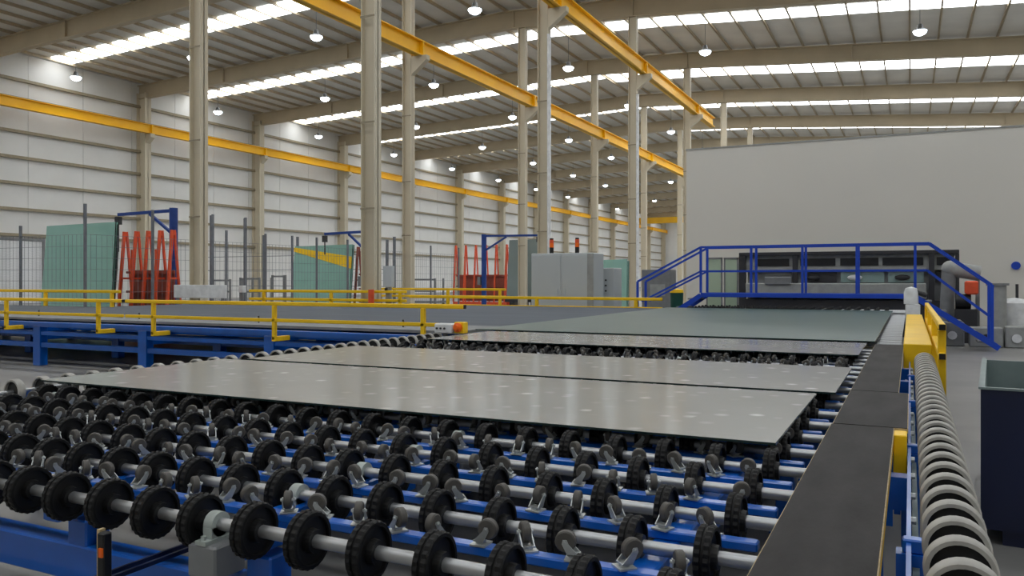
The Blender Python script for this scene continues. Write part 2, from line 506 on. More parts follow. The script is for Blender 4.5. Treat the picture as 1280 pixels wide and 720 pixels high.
SHAFT = MB().tube((-2.22, 0, 0), (2.22, 0, 0), 0.0185, 14).mesh('roller_shaft', 'steel', True)
SHX = -2.49
CBEAM = MB().bevbox(-2.12, 2.12, -0.022, 0.022, -0.026, 0.0, 0.004).mesh('cross_beam', 'blue')
LONG_BEAM = MB().bevbox(-2.12, 2.38, -0.022, 0.022, -0.026, 0.0, 0.004).mesh('cross_beam', 'blue')
BEAMX = (-0.62, -1.82, -2.68, -4.3)
CASTX = [-0.50-0.134*i for i in range(31)]

LONG_SHAFT = MB().tube((-2.22, 0, 0), (2.40, 0, 0), 0.0185, 14).mesh('roller_shaft', 'steel', True)
def roller_table(label, k0, k1, wheels, casters, y_lo, y_hi, legs, x_legs=BEAMX, shaft=SHAFT):
    t = thing('roller_table', label, 'conveyor', (SHX, y_lo, 0), 'roller tables of the glass line')
    for x in BEAMX:
        part('side_beam', MB().bevbox(x-0.04, x+0.04, y_lo, y_hi, 0.56, 0.662, 0.006), 'blue', t)
    for y in legs:
        for x in x_legs:
            l = part('leg', MB().bevbox(x-0.05, x+0.05, y-0.05, y+0.05, 0.01, 0.54, 0.006), 'blue', t)
            part('foot_plate', MB().box(x-0.08, x+0.08, y-0.08, y+0.08, 0, 0.012), 'blue', l)
        part('stretcher', MB().bevbox(x_legs[-1]-0.5, x_legs[0]+0.3, y-0.055, y+0.045, 0.32, 0.45, 0.006), 'blue', t)
    for k in range(k0, k1):
        y = Y1+PITCH*k
        s = inst('roller_shaft', shaft, t, (SHX, y, AX))
        for x in wheels(k): inst('wheel', WHEEL, s, (x+random.uniform(-.006, .006), y, AX)).rotation_euler = (random.uniform(0, 6), 0, 0)
        for x in (-1.82, -4.62):
            b = inst('bearing_block', BEAR, s, (x, y, AX))
        st = inst('bearing_stand', BSTAND, t, (-1.82, y, AX))
        yb = y+PITCH/2
        inst('cross_beam', LONG_BEAM if shaft is LONG_SHAFT else CBEAM, t, (SHX, yb, 0.689))
        for x in casters(k):
            c = inst('caster', CF, t, (x, yb+random.uniform(-.006, .006), 0.689), random.uniform(0, 6.28))
            wv = inst('caster_wheel', CW, c, (0, 0, 0)); wv.location = (0, 0.0217, 0.0445)
    return t

G1 = (-4.86, -0.46, 3.20, 4.70); G2 = (-4.70, -0.37, 4.78, 6.20); G3 = (-4.60, -0.385, 7.26, 8.68)
def under(y):
    for g in (G1, G2, G3):
        if g[2]+0.15 < y < g[3]-0.15: return True
    return False
def wl(k):
    return WHX
def cl(k):
    y = Y1+PITCH*(k+0.5)
    return [CASTX[0], CASTX[1], CASTX[2], CASTX[-2], CASTX[-1]] if under(y) else CASTX
t1 = roller_table('front roller table with rows of black wheels on bare shafts, nearest the camera', 0, 11, wl, cl, 1.80, 5.44, (1.95, 4.7))
t2 = roller_table('middle roller table carrying grey glass panes, with wheels showing between two of them', 11, 20, wl, cl, 5.48, 8.62, (6.0, 8.2))
def wl3(k): return WHX[:2]+WHX[-1:] if k != 20 and k < 47 else WHX
def cl3(k): return CASTX[:3] if k < 47 else []
t3 = roller_table('far roller table under the green glass sheet, reaching to the blue footbridge', 20, 55, wl3, cl3, 8.63, 21.2, (9.5, 14.0, 19.5), shaft=LONG_SHAFT)

# belt guard and cable pair low down at the near end, sensor post
for dx in (0.0, 0.045):
    part('drive_belt', MB().bar((-2.28+dx, 1.5, 0.47), (-2.28+dx, 5.4, 0.47), 0.010, 0.014), 'navy', t1)
sp = thing('sensor_post', 'slim beige and black light-sensor post with an orange dot under the front wheels', 'sensor', (-2.16, 1.60, 0))
part('bracket', MB().box(-2.165, -2.153, 1.60, 1.62, 0, 0.66), 'ply_edge', sp)
part('sensor_body', MB().bevbox(-2.152, -2.122, 1.59, 1.62, 0.30, 0.655, 0.004), 'black', sp)
part('indicator', MB().box(-2.138, -2.124, 1.585, 1.591, 0.585, 0.612), 'orange', sp)
part('foot', MB().box(-2.24, -2.09, 1.54, 1.67, 0, 0.02), 'grey', sp)
ch = thing('floor_channel', 'pale grey metal channel on the floor before the front roller table', 'channel', (-2.9, 1.3, 0))
part('tray', MB().box(-4.6, -2.2, 1.33, 1.58, 0.0, 0.16), 'alu', ch)
part('lip', MB().box(-4.6, -2.2, 1.56, 1.60, 0.16, 0.20), 'ply_edge', ch)

# edge roller rows left and right
RR = 0.079
def ring_mesh():
    mb = MB(); mb.mi = 0
    mb.lathe([(-0.023, RR-0.014), (-0.023, RR-0.004), (-0.017, RR), (0.017, RR), (0.023, RR-0.004), (0.023, RR-0.014)], 32, 'Y')
    mb.mi = 1
    mb.lathe([(-0.006, RR-0.013), (0.006, RR-0.013), (0.014, 0.014), (-0.014, 0.014)], 20, 'Y')
    return mb.mesh('edge_roller', ['ring', 'rubber_hub'], True)
RING = ring_mesh()
def edge_row(x, y0, n, pitch, top, label, bx):
    t = thing('edge_roller_row', label, 'roller row', (x, y0, 0), 'edge roller rows')
    z = top-RR
    part('line_shaft', MB().tube((x, y0-0.1, z), (x, y0+pitch*n, z), 0.014, 10), 'steel', t, True)
    for i in range(n):
        inst('edge_roller', RING, t, (x, y0+pitch*i, z))
    for i in range(0, n, 8):
        y = y0+pitch*(i+0.5)
        part('bearing_arm', MB().bevbox(min(x, bx)-0.02, max(x, bx)+0.02, y-0.02, y+0.02, z-0.05, z-0.012, 0.004), 'blue', t)
        part('support_post', MB().box(bx-0.035, bx+0.035, y-0.03, y+0.03, 0, z-0.05), 'blue', t)
    return t
edge_row(-4.95, 3.10, 29, 0.1765, 0.79, 'row of grey-rimmed discs along the left edge of the glass line', -4.86)
edge_row(0.105, 0.95, 39, 0.172, 0.80, 'row of grey-rimmed discs beside the black boards at the right', 0.0)

# right side frame of the line
sf = thing('side_frame', 'blue steel side frame between the black boards and the right disc row', 'frame', (-0.02, 1, 0))
part('side_plate', MB().box(-0.010, 0.002, 0.9, 7.7, 0.36, 0.70), 'blue', sf)
part('grey_plate', MB().box(0.005, 0.022, 0.9, 7.7, 0.30, 0.64), 'bin_in', sf)
for i in range(20):
    y = 1.5+0.31*i
    part('bolt', MB().tube((0.002, y, 0.668), (0.016, y, 0.668), 0.012, 6), 'zinc', sf)
for y in (1.6, 3.3, 5.1, 6.4, 7.3):
    part('bracket', MB().box(-0.17, -0.010, y-0.04, y+0.04, 0.56, 0.68), 'blue', sf)
    part('leg', MB().box(-0.16, -0.09, y-0.035, y+0.035, 0, 0.56), 'blue', sf)

# black film-faced boards covering the right edge
def board(x0, x1, y0, y1, z, label):
    t = thing('cover_board', label, 'board', ((x0+x1)/2, (y0+y1)/2, z), 'black cover boards on the right edge')
    part('face', MB().box(x0+0.003, x1-0.003, y0+0.003, y1-0.003, z+0.003, z+0.021), 'ply', t)
    part('edge_band', MB().box(x0, x1, y0, y1, z, z+0.018), 'ply_edge', t)
board(-0.307, -0.060, 0.55, 3.725, 0.762, 'long black plywood cover board with a pale edge, nearest the camera')
board(-0.302, -0.008, 3.735, 4.90, 0.762, 'wider black plywood cover board above the small yellow block')
board(-0.302, -0.056, 4.91, 8.5, 0.762, 'far black plywood cover board reaching to the yellow box')
bs = thing('board_support', 'yellow strip and posts under the right edge of the nearest black board', 'support', (-0.08, 2, 0))
part('edge_strip', MB().box(-0.078, -0.063, 0.6, 3.70, 0.70, 0.760), 'yellow', bs)
for y in (1.2, 2.6, 3.5):
    part('post', MB().box(-0.25, -0.21, y-0.02, y+0.02, 0, 0.76), 'blue', bs)
yb = thing('yellow_block', 'small yellow steel block at the end of the nearest black board', 'block', (-0.037, 3.7, 0.5))
part('body', MB().bevbox(-0.062, -0.012, 3.60, 3.72, 0.53, 0.775, 0.004), 'yellow', yb)
part('mount', MB().box(-0.06, -0.036, 3.62, 3.70, 0.45, 0.53), 'blue', yb)

# glass panes
def pane(g, z, th, mtl, label, name='flat_glass'):
    x0, x1, y0, y1 = g
    t = thing(name, label, 'glass', ((x0+x1)/2, (y0+y1)/2, z), 'glass panes lying on the line')
    part('sheet', MB().box(x0+.002, x1-.002, y0+.002, y1-.002, z, z+th), mtl, t)
    e = MB().box(x0, x1, y0, y0+.002, z, z+th*0.9).box(x0, x1, y1-.002, y1, z, z+th*0.9)
    e.box(x0, x0+.002, y0, y1, z, z+th*0.9).box(x1-.002, x1, y0, y1, z, z+th*0.9)
    part('edge', e, 'glass_edge', t)
pane(G1, GZ, 0.010, 'glass', 'large grey glass pane lying nearest the camera on the black wheels')
pane(G2, GZ, 0.010, 'glass', 'second grey glass pane, just behind the nearest one')
pane(G3, GZ, 0.010, 'glass', 'narrow-looking third grey glass pane in front of the green sheet')
pane((-4.92, -0.32, 8.92, 17.9), GZ, 0.012, 'green_glass', 'very large green glass sheet lying before the blue footbridge')

# ================================================================== CROSS TABLE ON THE LEFT
ct = thing('cross_table', 'long blue-framed transfer table with a dark grey bed behind the yellow railing', 'table', (-13, 8.4, 0))
for x0, x1, y1 in ((-24.0, -17.4, 12.9), (-17.38, -11.5, 16.4), (-11.48, -5.06, 17.95)):
    part('bed', MB().box(x0, x1, 10.0, y1, 0.715, 0.755), 'bed', ct)
    part('rear_beam', MB().bevbox(x0, x1, y1-0.15, y1-0.05, 0.63, 0.715, 0.006), 'blue', ct)
    for x in (x0+0.3, x1-0.3):
        part('leg', MB().bevbox(x-0.09, x+0.09, y1-0.17, y1-0.03, 0.0, 0.63, 0.008), 'blue', ct)
part('front_plate', MB().box(-24.0, -5.06, 8.75, 9.98, 0.72, 0.757), 'plate', ct)
for y, z0, z1 in ((8.95, 0.56, 0.62), (9.4, 0.44, 0.50), (10.7, 0.52, 0.58), (11.5, 0.36, 0.42)):
    part('long_beam', MB().bevbox(-24.0, -5.3, y-0.035, y+0.035, z0, z1, 0.006), 'blue', ct)
for y in (8.45, 9.9, 12.5):
    for z0, z1 in ((0.63, 0.715), (0.50, 0.56), (0.30, 0.38)):
        part('long_beam', MB().bevbox(-24.0, -5.1, y-0.05, y+0.05, z0, z1, 0.006), 'blue', ct)
for i in range(8):
    xl = -5.35-2.49*i
    for y in (8.45, 9.9, 12.5):
        part('leg', MB().bevbox(xl-0.09, xl+0.09, y-0.07, y+0.07, 0.0, 0.64, 0.008), 'blue', ct)
    part('cross_member', MB().bevbox(xl-0.05, xl+0.05, 8.5, 12.6, 0.55, 0.63, 0.006), 'blue', ct)
    part('tie', MB().bar((xl-0.1, 8.55, 0.50), (xl-2.35, 9.85, 0.42), 0.06, 0.07), 'blue', ct)
    part('low_member', MB().bevbox(xl-0.04, xl+0.04, 8.5, 12.6, 0.42, 0.49, 0.006), 'blue', ct)
part('red_trim', MB().bevbox(-17.3, -15.0, 16.40, 16.45, 0.70, 0.80, 0.005), 'red_dark', ct)
for i in range(6):
    x = -6.2-2.6*i
    part('bed_pin', MB().tube((x, 9.2, 0.757), (x, 9.2, 0.86), 0.012, 8), 'dark', ct)

def railing(label, x0, x1, y, posts, foot=0.27, zt=1.115, zm=0.895, zf=0.615, th=0.05):
    t = thing('yellow_railing', label, 'railing', ((x0+x1)/2, y, zf), 'yellow guard railings')
    part('top_rail', MB().bevbox(x0, x1, y-th/2, y+th/2, zt-th, zt, 0.008), 'yellow', t)
    part('mid_rail', MB().bevbox(x0, x1, y-th/2, y+th/2, zm-th*0.9, zm, 0.008), 'yellow', t)
    for x in posts:
        p = part('post', MB().bevbox(x-th*0.55, x+th*0.55, y-th/2, y+th/2, zf, zt-th, 0.006), 'yellow', t)
        part('foot', MB().bevbox(x-th*0.6, x+th*0.6, y-th/2, y+foot, zf-0.02, zf+0.045, 0.006), 'yellow', p)
    for x in (x0, x1):
        part('end_cap', MB().box(x-0.006, x+0.006, y-th*0.45, y+th*0.45, zt-th*0.95, zt-0.003), 'black', t)
def rx(u, Y): return at(u, 380, Y).x
railing('long yellow railing at the left edge, before the blue table frame', -17.5, rx(154, 8.1), 8.1, [-16.2, -14.5, rx(8, 8.1), rx(123, 8.1)])
railing('yellow railing in the middle ending beside the small white control box', rx(157.5, 8.1), rx(581, 8.1), 8.1, [rx(192, 8.1), rx(343, 8.1), rx(529, 8.1)])
def back_rail(label, u0, u1, Y, posts, v_top=None, th=0.07, zt=1.06):
    x0, x1 = rx(u0, Y), rx(u1, Y)
    t = thing('yellow_railing', label, 'railing', ((x0+x1)/2, Y, 0), 'yellow guard railings')
    part('top_rail', MB().bevbox(x0, x1, Y-th/2, Y+th/2, zt-th, zt, 0.01), 'yellow', t)
    part('mid_rail', MB().bevbox(x0, x1, Y-th/2, Y+th/2, zt-0.22-th, zt-0.22, 0.01), 'yellow', t)
    for u in posts:
        x = rx(u, Y)
        part('post', MB().bevbox(x-th*0.6, x+th*0.6, Y-th/2, Y+th/2, 0, zt-th, 0.01), 'yellow', t)
back_rail('low yellow railing behind the table, in front of the green glass stack', -60, 150, 13.0, [-20, 57, 140], zt=1.16)
back_rail('low yellow railing behind the table, right of the white sign board', 312, 508, 16.7, [330, 414, 500], zt=1.14)
back_rail('low yellow railing behind the table, in front of the grey control cabinet', 512, 828, 18.2, [560, 671, 795], zt=0.99)
back_rail('far yellow railing in front of the red racks by the columns', 455, 632, 21.5, [470, 560, 625], zt=1.15)

cb = at(558, 409, 8.02)
t = thing('control_box', 'small white push-button box with an orange emergency stop at the railing end', 'control box', (cb.x, 7.95, 0.70))
b = part('body', MB().bevbox(cb.x-0.11, cb.x+0.13, 7.93, 8.07, 0.79, 0.90, 0.01), 'white', t)
for i in range(3):
    part('push_button', MB().tube((cb.x-0.07+0.05*i, 7.93, 0.845), (cb.x-0.07+0.05*i, 7.915, 0.845), 0.012, 8), 'dark', t)
part('emergency_stop', MB().lathe([(0, 0.0), (0, 0.03), (0.03, 0.03), (0.04, 0.055), (0.07, 0.05), (0.08, 0.0)], 14, 'Y', center=(cb.x+0.19, 7.9, 0.86)), 'orange', t, True)
part('stop_box', MB().bevbox(cb.x+0.13, cb.x+0.26, 7.97, 8.07, 0.79, 0.92, 0.008), 'yellow', t)
part('stem', MB().box(cb.x-0.02, cb.x+0.02, 7.98, 8.02, 0.0, 0.79), 'grey', t)

# white sign board, bollard and small items along the back of the table
a, c = at(218, 356, 16.65), at(283, 373, 16.65)
t = thing('sign_board', 'blank white board standing at the foot of the nearest column', 'board', ((a.x+c.x)/2, 16.65, 0))
part('panel', MB().bevbox(a.x, c.x, 16.62, 16.68, c.z, a.z, 0.01), 'white', t)
for x in (a.x+0.15, c.x-0.15): part('leg', MB().box(x-0.03, x+0.03, 16.62, 16.68, 0, c.z), 'grey', t)
a = at(303, 357, 19.2)
t = thing('meter_box', 'small white box on a post right of the white sign board', 'box', (a.x, 19.2, 0))
part('body', MB().bevbox(a.x-0.09, a.x+0.09, 19.12, 19.28, 1.0, a.z, 0.01), 'white', t); part('post', MB().box(a.x-.03, a.x+.03, 19.17, 19.23, 0, 1.0), 'grey', t)
a = at(464, 368, 16.53)
t = thing('bollard', 'orange-red bollard before the column in the middle', 'bollard', (a.x, 16.53, 0))
part('post', MB().tube((a.x, 16.53, 0.0), (a.x, 16.53, a.z+0.12), 0.075, 14), 'red', t, True)
part('base', MB().tube((a.x, 16.53, 0), (a.x, 16.53, 0.04), 0.10, 14), 'dark', t)
a = at(481, 365, 16.6)
t = thing('wall_cabinet', 'pale grey box fixed beside the column in the middle', 'box', (a.x, 16.75, 0))
part('body', MB().bevbox(a.x-0.14, a.x+0.12, 16.72, 16.86, 1.22, 1.75, 0.01), 'cabinet', t)
part('stand', MB().box(a.x-0.08, a.x+0.05, 16.75, 16.83, 0, 1.22), 'pale', t)
part('valve', MB().box(a.x-0.05, a.x+0.0, 16.66, 16.72, 1.14, 1.2), 'black', t)

# ================================================================== RACKS, JIBS, FENCE
def glass_stack(u0, u1, v_top, Y, n, mtl, label, lean=0.10, band=False, skew=0.0):
    x0, x1 = at(u0, 350, Y).x, at(u1, 350, Y).x
    h = at((u0+u1)/2, v_top, Y).z-0.35
    t = thing('glass_stack', label, 'glass stack', ((x0+x1)/2, Y, 0), 'upright glass stacks')
    f = MB().box(x0-0.05, x1+0.05, Y-0.1, Y+0.75, 0.2, 0.35)
    part('rack_base', f, 'dark', t)
    for x in (x0+0.3, (x0+x1)/2, x1-0.3):
        part('rack_upright', MB().bar((x, Y+0.12+n*0.05, 0.35), (x, Y+0.12+n*0.05+lean*h, h*0.92), 0.1), 'dark', t)
        part('rack_foot', MB().box(x-0.06, x+0.06, Y-0.1, Y+0.75, 0, 0.2), 'dark', t)
    for i in range(n):
        ya = Y+i*0.05; hh = h-random.uniform(0, 0.08)*(i > 0); xs = random.uniform(-0.05, 0.05)*(i > 0)
        mb = MB()
        mb.add([(x0+xs, ya, .35), (x1+xs, ya, .35), (x1+xs+skew, ya+lean*hh, .35+hh), (x0+xs+0.08+skew, ya+lean*hh, .35+hh-0.03),
                (x0+xs, ya+.035, .35), (x1+xs, ya+.035, .35), (x1+xs+skew, ya+.035+lean*hh, .35+hh), (x0+xs+0.08+skew, ya+.035+lean*hh, .35+hh-0.03)],
               [(0,1,2,3),(7,6,5,4),(0,4,5,1),(2,6,7,3),(3,7,4,0)])
        mb.mi = 1
        mb.add([mb.v[1], mb.v[5], mb.v[6], mb.v[2]], [(0, 1, 2, 3)])
        part('sheet', mb, [mtl, 'glass_edge'], t)
    if band:
        hh = h
        za, zb = 0.86, 0.66
        mb = MB()
        q = []
        for x, zt, zbm in ((x0+0.05, 0.97, 0.90), (x1, 0.80, 0.60)):
            for z in (zt, zbm): q.append((x, Y-0.012+lean*hh*z, .35+hh*z))
        for x, zt, zbm in ((x0+0.05, 0.97, 0.90), (x1, 0.80, 0.60)):
            for z in (zt, zbm): q.append((x, Y-0.004+lean*hh*z, .35+hh*z))
        mb.add(q, [(0,1,3,2),(4,6,7,5),(0,2,6,4),(1,5,7,3),(0,4,5,1),(2,3,7,6)])
        part('edge_tape', mb, 'yellow', t, label='broad yellow band across the sheet')
def red_rack(u0, u1, v_top, Y, n, label, mtl='red'):
    x0, x1 = at(u0, 350, Y).x, at(u1, 350, Y).x
    h = at((u0+u1)/2, v_top, Y).z
    t = thing('a_frame_rack', label, 'rack', ((x0+x1)/2, Y, 0), 'red glass racks')
    for yy in (Y+0.05, Y+0.6):
        part('base_beam', MB().box(x0-0.05, x1+0.05, yy-0.06, yy+0.06, 0.0, 0.16), mtl, t)
    for i in range(n):
        x = x0+(x1-x0)*i/(n-1)
        part('a_frame', MB().bar((x-0.05, Y+0.05, 0.16), (x, Y+0.24, h), 0.075, 0.075).bar((x+0.05, Y+0.55, 0.16), (x, Y+0.32, h), 0.06, 0.06).bar((x, Y+0.12, h*0.5), (x, Y+0.45, h*0.5), 0.06).bar((x, Y+0.2, h-0.12), (x, Y+0.36, h-0.12), 0.07), mtl, t)
        if i % 2:
            part('stop_arm', MB().bar((x+0.1, Y+0.02, 0.16), (x+0.1, Y+0.02, h*0.8), 0.06), mtl, t)
    for z in (0.45, 1.0, 1.6):
        part('cross_rail', MB().box(x0, x1, Y+0.30, Y+0.36, z, z+0.07), 'red_dark', t)
    part('back_board', MB().box(x0+0.1, x1-0.1, Y+0.40, Y+0.44, 0.2, 1.7), 'red_dark', t)
glass_stack(50, 138, 279, 15.7, 3, 'rack_glass', 'green glass stack standing upright at the far left, wide and taller than the others', lean=0.06)
red_rack(147, 207, 288, 16.9, 5, 'orange-red glass rack just right of the left green glass stack')
glass_stack(362, 436, 306, 26.5, 3, 'rack_glass', 'green glass stack with a yellow band across it', band=True)
red_rack(443, 466, 308, 27.2, 3, 'brick-red glass rack half hidden behind the column in the middle', 'red_dark')
red_rack(567, 631, 306, 40.0, 6, 'bright red glass rack beside the farthest blue jib crane')
glass_stack(633, 672, 299, 39.3, 3, 'rack_glass_grey', 'grey glass stack between the red rack and the grey cabinet', lean=0.06)
glass_stack(744, 783, 324, 26.0, 3, 'rack_glass', 'small green glass stack behind the slim control cabinet', lean=0.05)

def jib(u_post, v_top, Y, u_tip, label, pw=0.26, hoist=0.9):
    p = at(u_post, v_top, Y); q = at(u_tip, v_top+3, Y)
    t = thing('jib_crane', label, 'jib crane', (p.x, Y, 0), 'blue jib cranes')
    part('mast', MB().tube((p.x, Y, 0), (p.x, Y, p.z), pw/2, 14), 'jib_blue', t, True)
    part('arm', MB().bar((p.x, Y, p.z-0.08), (q.x, Y, p.z-0.12), 0.08, 0.10), 'jib_blue', t)
    m = p.lerp(q, 0.42)
    part('brace', MB().bar((p.x, Y, p.z-0.85), (m.x, Y, p.z-0.15), 0.08), 'jib_blue', t)
    h = part('hoist', MB().box(q.x-0.08, q.x+0.08, Y-0.08, Y+0.08, p.z-0.45, p.z-0.19), 'dark', t)
    part('hoist_cable', MB().tube((q.x, Y, p.z-0.45), (q.x, Y, p.z-0.45-hoist), 0.025, 8), 'dark', h)
    part('control_unit', MB().bevbox(p.x-0.28, p.x-0.14, Y-0.2, Y+0.1, 1.15, 1.55, 0.01), 'grey', t)
jib(217, 260, 18.2, 148, 'tall blue jib crane with its arm over the orange-red rack at left')
jib(458, 287, 25.9, 406, 'blue jib crane arm above the yellow-banded glass stack', hoist=0.5)
jib(605, 293, 35.7, 673, 'farthest blue jib crane, its arm reaching right over grey glass', hoist=0.2)

fe = thing('mesh_fence', 'tall grey wire-mesh safety fence in front of the racks', 'fence', (-19.4, 14, 0))
FX = -19.4
fence_pts = [(-25.2, 14.0, 2.9), (-22.1, 14.0, 2.9)]+[(FX, y, 3.4 if y < 20 else 2.95) for y in (14.0, 16.1, 18.25, 19.66, 20.6, 21.9, 23.2, 25.0, 27.0, 29.0, 31.0, 33.5)]
for i, (fx_, fy_, hgt) in enumerate(fence_pts):
    part('post', MB().box(fx_-0.03, fx_+0.03, fy_-0.03, fy_+0.03, 0, hgt), 'fence', fe)
    if i+1 < len(fence_pts):
        p, q = Vector(fence_pts[i][:2]), Vector(fence_pts[i+1][:2]); top = 2.6
        mb = MB(); n = int((q-p).length/0.16)
        for j in range(1, n):
            c = p.lerp(q, j/n); mb.box(c.x-0.003, c.x+0.003, c.y-0.003, c.y+0.003, 0.15, top)
        for j in range(9):
            z = 0.15+(top-0.15)*j/8
            mb.bar((p.x, p.y, z), (q.x, q.y, z), 0.008)
        o = part('wire_panel', mb, 'fence', fe); o['kind'] = 'stuff'
# second fence further back
f2 = thing('mesh_fence', 'shorter grey fence posts in the background left of the middle column', 'fence', (-27, 30, 0))
for i, (u, vt) in enumerate([(246, 270), (266, 268), (283, 288), (307, 272), (330, 294), (372, 296), (484, 300), (493, 296)]):
    p = at(u, vt, 31.0)
    part('post', MB().box(p.x-0.05, p.x+0.05, 30.95, 31.05, 0, p.z), 'fence', f2)
xa, xb = at(246, 350, 31).x, at(493, 350, 31).x
for z in (0.3, 1.1, 1.9, 2.6):
    part('rail', MB().box(xa, xb, 30.99, 31.01, z-0.012, z+0.012), 'fence', f2)

# low dark trolleys between the fence and the left wall
for i, (u, v, ww) in enumerate([(285, 349, 1.3), (320, 347, 1.4), (356, 344, 1.0), (530, 348, 2.0)]):
    Y = 29.0+0.4*i if i < 3 else 34.6
    p = at(u, v, Y)
    t = thing('frame_trolley', ['dark frame trolley standing just right of the nearest free column', 'dark frame trolley second right of the nearest free column',
                                'dark frame trolley left of the yellow-banded glass stack', 'dark frame trolley left of the bright red rack'][i], 'trolley', (p.x, Y, 0), 'dark frame trolleys')
    part('deck', MB().box(p.x-ww/2, p.x+ww/2, Y-0.5, Y+0.5, 0.25, 0.35), 'grey', t)
    for s in (-1, 1):
        for q in (-1, 1):
            x, y = p.x+s*(ww/2-0.1), Y+q*0.4
            part('caster_leg', MB().tube((x, y-0.03, 0.125), (x, y+0.03, 0.125), 0.125, 10), 'black', t)
            part('upright', MB().box(x-0.04, x+0.04, y-0.04, y+0.04, 0.35, p.z), 'grey', t)
    for z in (0.8, p.z-0.1):
        part('side_bar', MB().box(p.x-ww/2+0.1, p.x+ww/2-0.1, Y-0.44, Y-0.38, z, z+0.08), 'grey', t)

# ================================================================== CONTROL CABINETS
a, c = at(664, 317, 19.0), at(741, 317, 19.0)
t = thing('control_cabinet', 'large grey electrical cabinet with two signal towers on top', 'cabinet', ((a.x+c.x)/2, 19.4, 0))
part('body', MB().bevbox(a.x, c.x, 19.0, 19.8, 0.08, a.z, 0.015), 'cabinet', t)
part('plinth', MB().box(a.x+0.03, c.x-0.03, 19.03, 19.77, 0, 0.09), 'dark', t)
wd = (c.x-a.x)
for i in range(2):
    d = part('door', MB().bevbox(a.x+0.03+i*wd/2, a.x-0.02+(i+1)*wd/2, 18.98, 19.0, 0.14, a.z-0.05, 0.006), 'cabinet', t)
    part('handle', MB().box(a.x+wd/2-0.1+i*0.2-0.015, a.x+wd/2-0.1+i*0.2+0.015, 18.955, 18.98, 1.0, 1.18), 'cabinet', d)
part('side_duct', MB().box(c.x-0.14, c.x+0.02, 18.97, 19.0, 0.1, a.z-0.02), 'pale', t)
for u in (689.5, 721.5):
    p = at(u, 317, 19.3)
    s = part('signal_tower', MB().tube((p.x, 19.3, a.z), (p.x, 19.3, a.z+0.16), 0.055, 10), 'black', t, True)
    part('orange_light', MB().tube((p.x, 19.3, a.z+0.16), (p.x, 19.3, a.z+0.27), 0.055, 10), 'orange', s, True)
    part('red_light', MB().tube((p.x, 19.3, a.z+0.27), (p.x, 19.3, a.z+0.36), 0.055, 10), 'red', s, True)
    part('cap', MB().tube((p.x, 19.3, a.z+0.36), (p.x, 19.3, a.z+0.40), 0.05, 10), 'black', s, True)
a, c = at(743, 335, 20.0), at(768, 335, 20.0)
t = thing('operator_cabinet', 'slim pale cabinet with black push buttons right of the large cabinet', 'cabinet', ((a.x+c.x)/2, 20.3, 0))
part('body', MB().bevbox(a.x, c.x, 20.0, 20.6, 0, a.z, 0.015), 'cabinet', t)
part('screen', MB().box(a.x+0.02, a.x+0.24, 19.985, 20.0, a.z-0.18, a.z-0.04), 'dark', t)
for i in range(3):
    for j in range(2):
        x, z = a.x+0.14+0.18*j, a.z-0.32-0.14*i
        part('push_button', MB().tube((x, 20.0, z), (x, 19.975, z), 0.025, 8), 'black', t)
a, c = at(802, 337, 22.0), at(838, 337, 22.0)
t = thing('grey_locker', 'mid grey steel locker behind the left stairs of the footbridge', 'locker', ((a.x+c.x)/2, 22.3, 0))
part('body', MB().bevbox(a.x, c.x, 22.0, 22.6, 0, a.z, 0.015), 'grey', t)
part('notice', MB().box(a.x+0.25, c.x-0.15, 21.985, 22.0, 0.95, 1.28), 'pale', t)
a = at(846, 362, 20.6)
t = thing('waste_bin', 'dark green waste bin with a yellow lid beside the footbridge stairs', 'bin', (a.x, 20.6, 0))
part('body', MB().lathe([(0.0, 0.0), (0.0, 0.14), (a.z-0.08, 0.17), (a.z-0.08, 0.0)], 14, 'Z', center=(a.x, 20.6, 0)), 'bin_green', t, True)
part('lid', MB().lathe([(a.z-0.08, 0.0), (a.z-0.08, 0.18), (a.z, 0.17), (a.z+0.03, 0.0)], 14, 'Z', center=(a.x, 20.6, 0)), 'yellow', t, True)

# ================================================================== FOOTBRIDGE
BY0, BY1 = 18.35, 19.0
DZ = at(1100, 367.5, BY0).z          # deck top
RT = at(1100, 305, BY0).z          # top rail
RM = at(1100, 338, BY0).z
XL, XR = at(876, 307, BY0).x, at(1144, 305, BY0).x
br = thing('footbridge', 'blue steel footbridge with railings and stairs crossing over the glass line', 'footbridge', ((XL+XR)/2, BY0, 0))
part('deck', MB().box(XL, XR, BY0, BY1, DZ-0.05, DZ-0.02), 'grey', br)
for y in (BY0, BY1):
    part('deck_beam', MB().bevbox(XL, XR, y-0.03, y+0.03, DZ-0.095, DZ, 0.006), 'bridge_blue', br)
    part('top_rail', MB().bar((XL, y, RT), (XR+0.26, y, RT), 0.045), 'bridge_blue', br)
    part('mid_rail', MB().bar((XL, y, RM), (XR+0.22, y, RM), 0.04), 'bridge_blue', br)
    for u in (876, 939, 1003, 1071, 1144):
        x = at(u, 340, BY0).x
        part('post', MB().box(x-0.025, x+0.025, y-0.025, y+0.025, DZ, RT), 'bridge_blue', br)
